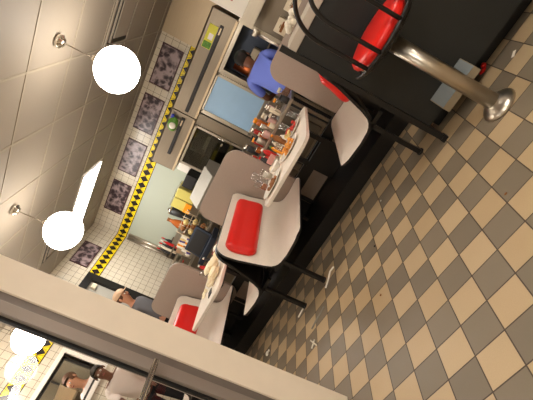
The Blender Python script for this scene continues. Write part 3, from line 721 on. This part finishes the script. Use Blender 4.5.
t = thing('prep_cart', 'steel prep cart crowded with sauce jars between the two right divider panels', 'cart', (-1.30, 4.27, 0))
obj('cart_top', b2(BM(), (-.42, -.2, .86), (.42, .2, .89), .004), M_STEEL, t); obj('lower_shelf', b2(BM(), (-.40, -.18, .3), (.40, .18, .32)), M_STEELD, t)
for x in (-.39, .39):
    for y in (-.17, .17): obj('leg', b2(BM(), (x-.015, y-.015, 0), (x+.015, y+.015, .86)), M_STEELD, t)
jk = [('red', mat('tomato_red', (178, 48, 36), .4)), ('clear', M_CUP), ('grey', M_STEEL), ('dark', M_DARK), ('cream', M_CREAM), ('amber', M_AMBER), ('clear', M_CUP), ('pink', mat('pink_sauce', (204, 160, 150), .5))]
for k in range(22):
    row = k // 8; cidx = k % 8
    cn1, m1 = jk[(k*5+row*3) % 8]
    x = -1.30-.36+.102*cidx+(.03 if row == 1 else 0)+R.uniform(-.008, .008); y = 4.14+.115*row+R.uniform(-.012, .012)
    h_ = R.uniform(.06, .14)+.045*row; r_ = R.uniform(.026, .04)
    t = thing('condiment_jar', '%s condiment jar in the %s row on the prep cart, %s' % (cn1, ['front', 'middle', 'back'][row], ['leftmost', 'second from left', 'third from left', 'fourth from left', 'fifth from left', 'sixth from left', 'seventh from left', 'rightmost'][cidx]), 'jar', (x, y, .89), 0, 'condiment jars on the prep cart')
    f = BM(); lathe(f, [(r_*.92, 0), (r_, .008), (r_, h_*.75), (r_*.8, h_*.84)], n=18); obj('jar_body', f, m1, t)
    f = BM(); lathe(f, [(r_*.85, h_*.82), (r_*.85, h_), (0, h_)], n=18); obj('jar_lid', f, [M_CREAM, M_CHROME, M_DARK, M_CHROME, M_ORG][k % 5], t)

# ------------------------------------------------------------------ people
def skin_mesh(verts, edges, radii, name, m, parent, sub=2):
    me = bpy.data.meshes.new(name); me.from_pydata(verts, edges, []); o = bpy.data.objects.new(name, me); COL.objects.link(o)
    o.modifiers.new('s', 'SKIN'); sm = o.modifiers.new('d', 'SUBSURF'); sm.levels = sub; sm.render_levels = sub
    sv = me.skin_vertices[0].data
    for i, r in enumerate(radii): sv[i].radius = (r, r) if isinstance(r, (int, float)) else r
    sv[0].use_root = True
    o.modifiers['s'].use_smooth_shade = True
    dg = bpy.context.evaluated_depsgraph_get(); dg.update()
    nm = bpy.data.meshes.new_from_object(o.evaluated_get(dg)); nm.name = name
    o.modifiers.clear(); o.data = nm; nm.materials.clear(); nm.materials.append(m)
    for p in nm.polygons: p.use_smooth = True
    o.parent = parent
    return o
def person(label, loc, rz, skin, shirt, trousers, hair, lean=0.0, armL=None, armR=None, head_pitch=0, scale=1.0, cap=None, long_sleeve=False, head_turn=0, net=False):
    t = thing('person', label, 'person', loc, rz); t.scale = (scale,)*3
    def L(x, y, z):          # lean the upper body about the hips (z=.95)
        c, s = math.cos(lean), math.sin(lean); dz = z-.95
        return Vector((x, y*c+dz*s, .95+dz*c-y*s))
    V = []; E = []; Rr = []
    def add(p, r, par=None):
        V.append(Vector(p)); Rr.append(r)
        if par is not None: E.append((par, len(V)-1))
        return len(V)-1
    pel = add((0, 0, .95), (.145, .11)); bel = add(L(0, 0, 1.1), (.135, .105), pel); che = add(L(0, 0, 1.3), (.155, .115), bel)
    nb = add(L(0, .0, 1.44), (.07, .065), che); nk = add(L(0, .012, 1.50), .05, nb)
    hd0 = L(0, .02, 1.55); 
    hp = lean*.55+head_pitch
    up = Vector((0, math.sin(hp), math.cos(hp))); fw = Vector((0, math.cos(hp), -math.sin(hp)))
    h1 = add(hd0+fw*.012, (.062, .066), nk); h2 = add(hd0+up*.07+fw*.01, (.078, .09), h1); h3 = add(hd0+up*.14, (.066, .078), h2)
    arms = {}
    for s, tgt in ((-1, armL), (1, armR)):
        sh = add(L(s*.165, 0, 1.40), .062, che)
        S = L(s*.205, 0, 1.36); sh2 = add(S, .052, sh)
        if tgt is None: el = S+Vector((s*.05, -.03, -.27)); wr = S+Vector((s*.06, .05, -.52))
        else:
            wr = Vector(tgt); mid = (S+wr)/2; d = (wr-S).length; off = math.sqrt(max(0, .27**2-(d/2)**2)) if d < .54 else 0
            el = mid+Vector((s*.5, -.3, -.8)).normalized()*off
        e = add(el, .04, sh2); w_ = add(wr, .027, e); arms[s] = (S, el, wr)
        dr = (wr-el).normalized(); side = dr.cross(Vector((0, 0, 1))); side = side.normalized() if side.length > .01 else Vector((0, 1, 0))
        pal = add(wr+dr*.06, (.036, .018), w_)
        for q, (o, l) in enumerate(((-.03, .07), (-.010, .08), (.010, .075), (.028, .06))):
            b = add(wr+dr*.095+side*o, .010, pal); c = add(wr+dr*(.095+l*.55)+side*o*1.2+Vector((0, 0, -.010)), .009, b); add(wr+dr*(.095+l*.9)+side*o*1.25+Vector((0, 0, -.035)), .008, c)
        b = add(wr+dr*.04+side*(-.045)*s, .011, pal); add(wr+dr*.085+side*(-.066)*s, .009, b)
    legs = {}
    for s in (-1, 1):
        hp_ = add((s*.09, 0, .88), .085, pel); kn = add((s*.10, .02, .50), .058, hp_); an = add((s*.10, -.01, .09), .04, kn); add((s*.11, .13, .035), .03, an)
    skin_mesh([tuple(v) for v in V], E, Rr, 'body', skin, t)
    # shirt
    P = [(0, -.01, .84), L(0, 0, 1.1), L(0, 0, 1.3), L(0, .0, 1.42)]; r = [(.165, .13), (.155, .125), (.175, .135), (.085, .08)]; e = [(0, 1), (1, 2), (2, 3)]
    for s in (-1, 1):
        S, el, wr = arms[s]
        P += [L(s*.165, 0, 1.39), S]; r += [.078, .068]; n0 = len(P); e += [(2, n0-2), (n0-2, n0-1)]
        if long_sleeve: P += [el, el+(wr-el)*.85]; r += [.054, .042]; e += [(n0-1, n0), (n0, n0+1)]
        else: P += [S+(el-S)*.75]; r += [.06]; e += [(n0-1, n0)]
    skin_mesh([tuple(p) for p in P], e, r, 'shirt', shirt, t)
    P = [(0, 0, .97)]; r = [(.16, .125)]; e = []
    for s in (-1, 1):
        n0 = len(P); P += [(s*.092, 0, .87), (s*.10, .02, .5), (s*.10, -.005, .11)]; r += [.10, .074, .062]; e += [(0, n0), (n0, n0+1), (n0+1, n0+2)]
    skin_mesh(P, e, r, 'trousers', trousers, t)
    for s in (-1, 1):
        f = BM(); ball(f, (s*.108, .05, .045), (.05, .13, .045), 14, 8); obj('shoe', f, M_BCLOTH, t)
    # head details
    rot = Matrix.Rotation(-hp, 3, 'X') @ Matrix.Rotation(head_turn, 3, 'Z'); hc = hd0+up*.085
    def hpnt(x, y, z): return hc+rot@Vector((x, y, z))
    f = BM(); ball(f, hpnt(0, -.014, .032), (.088, .104, .086), 22, 14, rot)
    bad = [v for v in f.verts if (rot.inverted()@(v.co-hc)).y > .055 and (rot.inverted()@(v.co-hc)).z < .06]
    bmesh.ops.delete(f, geom=bad, context='VERTS')
    obj('hair', f, hair, t)
    for s in (-1, 1):
        f = BM(); ball(f, hpnt(s*.031, .088, .005), .0115, 10, 8); obj('eye', f, M_WHITE, t)
        f = BM(); ball(f, hpnt(s*.031, .097, .005), .006, 8, 6); obj('pupil', f, M_DARK, t)
        f = BM(); ball(f, hpnt(s*.085, -.005, -.005), (.012, .02, .03), 10, 8, rot); obj('ear', f, skin, t)
    f = BM(); ball(f, hpnt(0, .1, -.018), (.013, .018, .022), 10, 8, rot); obj('nose', f, skin, t)
    f = BM(); ball(f, hpnt(0, .088, -.052), (.025, .009, .008), 10, 8, rot); obj('mouth', f, mat('lips', (150, 80, 70), .5), t)
    if cap:
        f = BM(); ball(f, hpnt(0, -.008, .055), (.098, .112, .075), 22, 14, rot); cpm = cap
        bad = [v for v in f.verts if (rot.inverted()@(v.co-hc)).z < .035]; bmesh.ops.delete(f, geom=bad, context='VERTS')
        obj('cap', f, cap, t)
        f = BM(); ball(f, hpnt(0, .12, .04), (.07, .06, .008), 14, 6, rot); obj('cap_brim', f, cap, t)
    return t
p = person('person in a blue shirt and black cap bending over in the kitchen', (-.93, 4.76, 0), math.radians(6), M_SKIND, M_BLUE, M_BCLOTH, M_HAIR,
       lean=.62, armL=(-.22, .60, .98), armR=(.2, .62, .98), head_pitch=.25, scale=1.0, cap=mat('black_cap', (26, 28, 26), .7), long_sleeve=False)
person('person in a grey hooded top and tan cap standing by the black framed doorway', (-4.66, 4.36, 0), math.radians(-75), M_SKIN, M_GREYC, M_BCLOTH, M_HAIRB, lean=.06, long_sleeve=True, head_pitch=.1, cap=M_TAN, scale=1.0)
person('person in a white shirt with short dark hair seen through the glass door', (-4.70, 3.24, 0), math.radians(235), M_SKIND, M_WCLOTH, M_BCLOTH, M_HAIR, lean=.35, armL=(-.15, .55, 1.0), armR=(.15, .55, 1.02), head_pitch=-.1, scale=.90)
person('person with a brown hair net behind the pass-through window', (-5.62, 3.68, 0), math.radians(200), M_SKIN, M_WCLOTH, M_BCLOTH, M_HAIRB, lean=.1, scale=1.07)
# kitchen shelf in the alcove
t = thing('alcove_shelving', 'pale steel shelf unit behind the pass-through window', 'shelf unit', (-6.3, 2.6, 0))
f = BM()
for z in (.5, .9, 1.3, 1.62): b2(f, (-.14, -.5, z), (.25, 1.2, z+.025))
b2(f, (-.16, -.5, 0), (-.14, 1.2, 1.9)); 
for y in (-.5, .35, 1.18): b2(f, (-.14, y, 0), (.25, y+.02, 1.9))
obj('shelf_frame', f, M_STEELW, t)
for k, (y, z, m, c) in enumerate(((2.3, 1.325, M_CREAM, 'cream'), (2.6, 1.325, M_GREEN, 'green'), (3.1, 1.325, M_DARK, 'dark'), (3.45, 1.325, M_CREAM, 'cream'), (2.35, .925, M_DARK, 'dark'), (3.2, 1.645, M_STEELW, 'steel'))):
    f = BM(); b2(f, (-.1, -.11, 0), (.1, .11, .19), .012)
    single('storage_tub', f, m, '%s storage tub on the shelves behind the pass-through window, %s' % (c, ['left of the green tub', 'between two others', 'right of centre', 'far right', 'on the lower shelf', 'on the top shelf'][k]), 'tub', (-6.24, y, z))
# added light strip, unseen, brightening the alcove
t = thing('alcove_fill_light', 'added ceiling light strip, unseen, brightening the pass-through kitchen', 'ceiling light', (-5.9, 3.0, CEIL))
obj('light_frame', b2(BM(), (-.3, -.6, -.03), (.3, .6, 0)), M_TBAR, t); obj('light_diffuser', b2(BM(), (-.28, -.58, -.036), (.28, .58, -.03)), M_TUBE, t)

# ------------------------------------------------------------------ table settings
TZ = .762
def plate(x, y, r, label, m=M_WHITE, oval=1.0, rz=0):
    t = thing('plate', label, 'plate', (x, y, TZ), rz)
    f = BM(); lathe(f, [(.0, .004), (r*.55, .004), (r*.6, .006), (r, .020), (r, .024), (r*.62, .011), (0, .009)], n=36, cap=False)
    for v in f.verts: v.co.x *= oval
    lathe(f, [(r*.5, 0), (r*.55, .005)], n=30, cap=False)
    obj('dish', f, m, t); return t
def food(name, x, y, z, r, m, label, cat, n=14, hgt=.03, oval=1):
    f = BM()
    for k in range(n):
        a = R.uniform(0, 6.28); d = r*math.sqrt(R.random())
        ball(f, (d*math.cos(a)*oval, d*math.sin(a), R.uniform(.008, hgt)), (R.uniform(.014, .026), R.uniform(.012, .02), R.uniform(.008, .014)), 8, 6, Matrix.Rotation(R.uniform(0, 3), 3, 'Z'))
    return single(name, f, m, label, cat, (x, y, z))
plate(-1.10, 3.32, .125, 'white plate of orange cheesy potatoes near the table edge', oval=1.1)
food('cheesy_potatoes', -1.10, 3.32, TZ+.011, .08, M_FOODO, 'heap of orange cheesy potatoes on the white plate near the table edge', 'food', 26, .04)
plate(-1.40, 3.14, .13, 'wide white plate with scraps at the near corner beside the red cushion', oval=1.15, rz=.5)
food('food_scraps', -1.40, 3.14, TZ+.011, .07, M_TOAST, 'brown food scraps on the wide white plate', 'food', 20, .015)
plate(-1.04, 3.66, .12, 'white plate with red and white food at the far right of the table')
food('burger_plate_food', -1.04, 3.66, TZ+.011, .07, M_FOODR, 'red topped food on the far right plate', 'food', 18, .05)
food('fries', -1.08, 3.60, TZ+.011, .04, M_FOODY, 'pale yellow fries beside the red topped food', 'food', 10, .05)
t = thing('bowl', 'white bowl between the potato plate and the wide plate', 'bowl', (-1.33, 3.36, TZ))
f = BM(); lathe(f, [(.03, 0), (.035, .006), (.065, .045), (.068, .05), (.062, .048), (.033, .012), (0, .010)], n=28, cap=False); obj('bowl_body', f, M_WHITE, t)
def cup(x, y, label, liq=None, hgt=.13, r=.036, lvl=.7):
    t = thing('drinking_glass', label, 'glass', (x, y, TZ))
    f = BM(); lathe(f, [(r*.78, 0), (r*.8, .004), (r, hgt), (r-.003, hgt), (r*.74, .008), (0, .008)], n=24, cap=False); obj('cup_wall', f, M_CUP, t)
    if liq:
        f = BM(); lathe(f, [(r*.70, .01), (r*(.74+.2*lvl)-.004, hgt*lvl)], n=24); obj('drink', f, liq, t)
    return t
cup(-1.53, 3.30, 'clear glass of amber drink standing nearest the red cushion', M_AMBER, .13, .04, .5)
cup(-1.46, 3.40, 'clear glass of milky drink beside the amber one', M_WHITE, .12, .04, .75)
cup(-1.56, 3.47, 'empty tall clear glass behind the amber drink', None, .17, .04)
cup(-1.20, 3.50, 'clear glass with a little brown drink behind the potato plate', M_AMBER, .11, .034, .35)
cup(-.95, 3.80, 'empty clear glass at the far right corner of the table', None, .13)
cup(-1.10, 3.80, 'clear glass of ice water beside the far right plate', None, .13)
def bottle(x, y, m, label, hgt=.17, r=.026, capm=M_WHITE, name='sauce_bottle', cat='bottle', z=TZ):
    t = thing(name, label, cat, (x, y, z)); f = BM(); lathe(f, [(r*.92, 0), (r, .008), (r, hgt*.65), (r*.45, hgt*.86), (r*.42, hgt*.9)], n=20); obj('bottle_body', f, m, t)
    f = BM(); lathe(f, [(r*.55, hgt*.9), (r*.5, hgt), (0, hgt)], n=16); obj('bottle_cap', f, capm, t)
bottle(-1.38, 3.72, M_KETCH, 'red ketchup bottle at the far end of the food-laden table', .18, .028)
bottle(-1.44, 3.66, M_DARK, 'dark sauce bottle left of the ketchup bottle', .17, .026, M_KETCH)
bottle(-1.22, 3.76, M_TOAST, 'brown syrup bottle at the far table end', .16, .028, M_ORG)
bottle(-1.28, 3.62, M_ORG, 'orange hot sauce bottle in front of the syrup', .13, .02, M_GREEN)
bottle(-1.30, 3.83, M_CREAM, 'cream coloured shaker at the far end behind the ketchup', .11, .022, M_CHROME, 'shaker', 'shaker')
bottle(-1.15, 3.68, M_WHITE, 'white salt shaker between syrup bottle and far plate', .09, .02, M_CHROME, 'shaker', 'shaker')
bottle(-1.47, 3.80, M_FOODR, 'red jar at the far left corner of the food-laden table', .12, .03, M_CHROME, 'jar', 'jar')
t = thing('sugar_caddy', 'clear caddy of pink and white sugar packets behind the bottles', 'caddy', (-1.38, 3.60, TZ))
obj('caddy_box', b2(BM(), (-.05, -.035, 0), (.05, .035, .04), .004), M_STEEL, t)
f = BM(); 
for k in range(7): box(f, (-.04+.013*k, 0, .055), (.008, .055, .07))
obj('sugar_packets', f, mat('pink_packet', (232, 170, 160), .6), t)
M_NAP = mat('cream_paper_napkin', (244, 230, 196), .8)
def napkin(x, y, z, s, label, n=9, m=M_NAP, flat=.5):
    f = BM()
    for k in range(n):
        a = R.uniform(0, 6.28); d = R.uniform(0, s*.6)
        ball(f, (d*math.cos(a), d*math.sin(a), s*.28*flat+R.uniform(0, s*.5*flat)), (s*.42, s*.3, s*.22*flat), 7, 5, Matrix.Rotation(R.uniform(0, 3), 3, 'Z') @ Matrix.Rotation(R.uniform(-.6, .6), 3, 'X'))
    for v in f.verts:
        if v.co.z < .001: v.co.z = .001
    for fc in f.faces: fc.smooth = False
    return single('crumpled_napkin', f, m, label, 'napkin', (x, y, z))
napkin(-1.24, 3.44, TZ, .06, 'crumpled white napkin behind the cheesy potatoes')
napkin(-1.45, 3.55, TZ, .05, 'folded white napkin behind the milky glass', flat=.9)
napkin(-2.60, 3.60, TZ, .16, 'largest crumpled cream napkin on the table nearest the middle bench', 14, flat=.7)
napkin(-2.66, 3.33, TZ, .14, 'crumpled cream napkin nearest the table edge', 12, flat=.6)
napkin(-2.86, 3.50, TZ, .10, 'crumpled white napkin in the middle of the napkin-strewn table', 10, flat=.6)
napkin(-3.02, 3.36, TZ, .08, 'white napkin beside the black phone', 8, flat=.5)
napkin(-2.72, 3.48, TZ, .15, 'tall crumpled cream napkin between the largest one and the white one', 14, flat=.9)
napkin(-2.74, 3.24, TZ, .10, 'small cream napkin nearest the phone', 9, flat=.8)
t = thing('smartphone', 'black phone lying on the napkin-strewn table', 'phone', (-2.80, 3.16, TZ), .4)
obj('phone_body', b2(BM(), (-.035, -.07, 0), (.035, .07, .009), .003), M_DARK, t); obj('phone_screen', b2(BM(), (-.031, -.064, .0088), (.031, .064, .0095)), M_GASKET, t)
t = thing('food_basket', 'red basket with cream lining at the far end of the napkin-strewn table', 'basket', (-2.74, 3.82, TZ), .2)
f = BM(); lathe(f, [(.06, 0), (.085, .1), (.092, .105), (.08, .1), (.056, .006), (0, .006)], n=24, cap=False); obj('basket_body', f, mat('red_brown_basket', (150, 50, 26), .5), t)
f = BM(); ball(f, (0, 0, .085), (.06, .06, .035), 12, 8); obj('liner', f, M_PAPER, t)
cup(-2.98, 3.62, 'clear plastic glass on the napkin-strewn table', None, .14, .04)
bottle(-3.06, 3.8, M_KETCH, 'red ketchup bottle at the far end of the napkin-strewn table', .18, .028)
bottle(-2.96, 3.84, M_DARK, 'dark sauce bottle beside the ketchup on the napkin-strewn table', .17, .028)
# paper strip lying over the far cushion top
f = BM(); 
pts = [(-3.595, 3.46, .76), (-3.61, 3.52, .80), (-3.628, 3.56, .845), (-3.625, 3.60, .87)]
for a, b in zip(pts, pts[1:]):
    a, b = Vector(a), Vector(b); q = [a+Vector((0, -.03, .02)), b+Vector((0, -.03, .02)), b+Vector((0, .03, -.02)), a+Vector((0, .03, -.02))]
    v = [f.verts.new(k) for k in q]+[f.verts.new(k+Vector((.006, 0, .0))) for k in q]
    for i in ((0, 1, 2, 3), (7, 6, 5, 4), (0, 4, 5, 1), (1, 5, 6, 2), (2, 6, 7, 3), (3, 7, 4, 0)): f.faces.new([v[j] for j in i])
single('paper_wrapper', f, M_PAPER, 'white paper wrapper resting against the far red cushion', 'wrapper')

# ------------------------------------------------------------------ floor litter
def strip(pts, w, label, m=M_PAPER, name='straw_wrapper', cat='litter'):
    f = BM(); tube(f, [(x, y, z) for x, y, z in pts], w, 6)
    single(name, f, m, label, cat)
strip([(-1.86, 2.72, .004), (-1.80, 2.78, .006), (-1.76, 2.83, .012), (-1.71, 2.84, .006)], .008, 'white straw wrapper on the floor by the right leg of the middle bench')
strip([(-2.33, 2.80, .004), (-2.24, 2.83, .005)], .008, 'short white straw wrapper by the left leg of the middle bench')
strip([(-2.11, 2.47, .003), (-2.0, 2.51, .004), (-1.91, 2.54, .003)], .009, 'pale grey straw wrapper lying on the open floor tiles', M_BIN)
f = BM(); tube(f, [(-2.13, 2.36, .007), (-2.05, 2.25, .007)], .0065, 6); tube(f, [(-2.12, 2.27, .007), (-2.07, 2.32, .008)], .0065, 6)
single('torn_wrapper', f, M_PAPER, 'small crossed white paper scrap nearest the pillar on the floor', 'litter')
f = BM(); ball(f, (0, 0, .015), (.02, .03, .014), 8, 6); ball(f, (.02, .02, .01), (.015, .02, .009), 8, 6); single('paper_scrap', f, M_PAPER, 'crumpled white scrap on the floor beside the tan pillar', 'litter', (-2.95, 2.85, 0))
f = BM(); ball(f, (0, 0, .012), (.03, .02, .011), 8, 6); ball(f, (.03, .02, .02), (.02, .012, .018), 8, 6); single('red_wrapper', f, M_KETCH, 'crumpled red wrapper under the counter edge beside the stool pole', 'litter', (.13, 2.80, 0))
f = BM(); box(f, (0, 0, .002), (.05, .02, .003)); single('paper_scrap', f, M_PAPER, 'flat white scrap on the floor to the right of the stool', 'litter', (.28, 2.62, 0), .7)
for k, (x, y) in enumerate(((-.31, 1.8), (-1.27, 2.04), (-1.0, 2.88), (-1.02, 2.75), (-1.2, 2.5))):
    f = BM(); ball(f, (0, 0, .004), (.009, .006, .004), 8, 6); single('crumb', f, M_TOAST if k < 2 else (M_DARK if k > 2 else M_WHITE), ['brown crumb on a cream floor tile nearest the right edge', 'brown crumb on a cream tile in the open floor', 'white crumb on the floor below the counter-side bench', 'dark crumb next to the white crumb', 'dark crumb on the open floor tiles'][k], 'litter', (x, y, 0))

# ------------------------------------------------------------------ world, camera
w = bpy.data.worlds.new('night'); sc.world = w; w.use_nodes = True
w.node_tree.nodes['Background'].inputs[0].default_value = (.9, .75, .6, 1); w.node_tree.nodes['Background'].inputs[1].default_value = .02
WM = [[0.4531150098046851, -0.7754480141104976, -0.4397353355164737], [0.06528385746206178, -0.4630903513133757, 0.8839034701115995], [-0.8890583815726465, -0.429217548490902, -0.1592089514533867]]
cam = bpy.data.cameras.new('camera'); co = bpy.data.objects.new('camera', cam); COL.objects.link(co)
cam.sensor_fit = 'HORIZONTAL'; cam.sensor_width = 36; cam.lens = 36*405/533; cam.clip_start = .05
mt = Matrix(((WM[0][0], -WM[0][1], -WM[0][2], 0), (WM[1][0], -WM[1][1], -WM[1][2], 0), (WM[2][0], -WM[2][1], -WM[2][2], 1.3156), (0, 0, 0, 1)))
co.matrix_world = mt
sc.camera = co
vs = sc.view_settings; vs.view_transform = 'Standard'; vs.look = 'None'; vs.gamma = 1; vs.exposure = 1.85; vs.use_curve_mapping = False
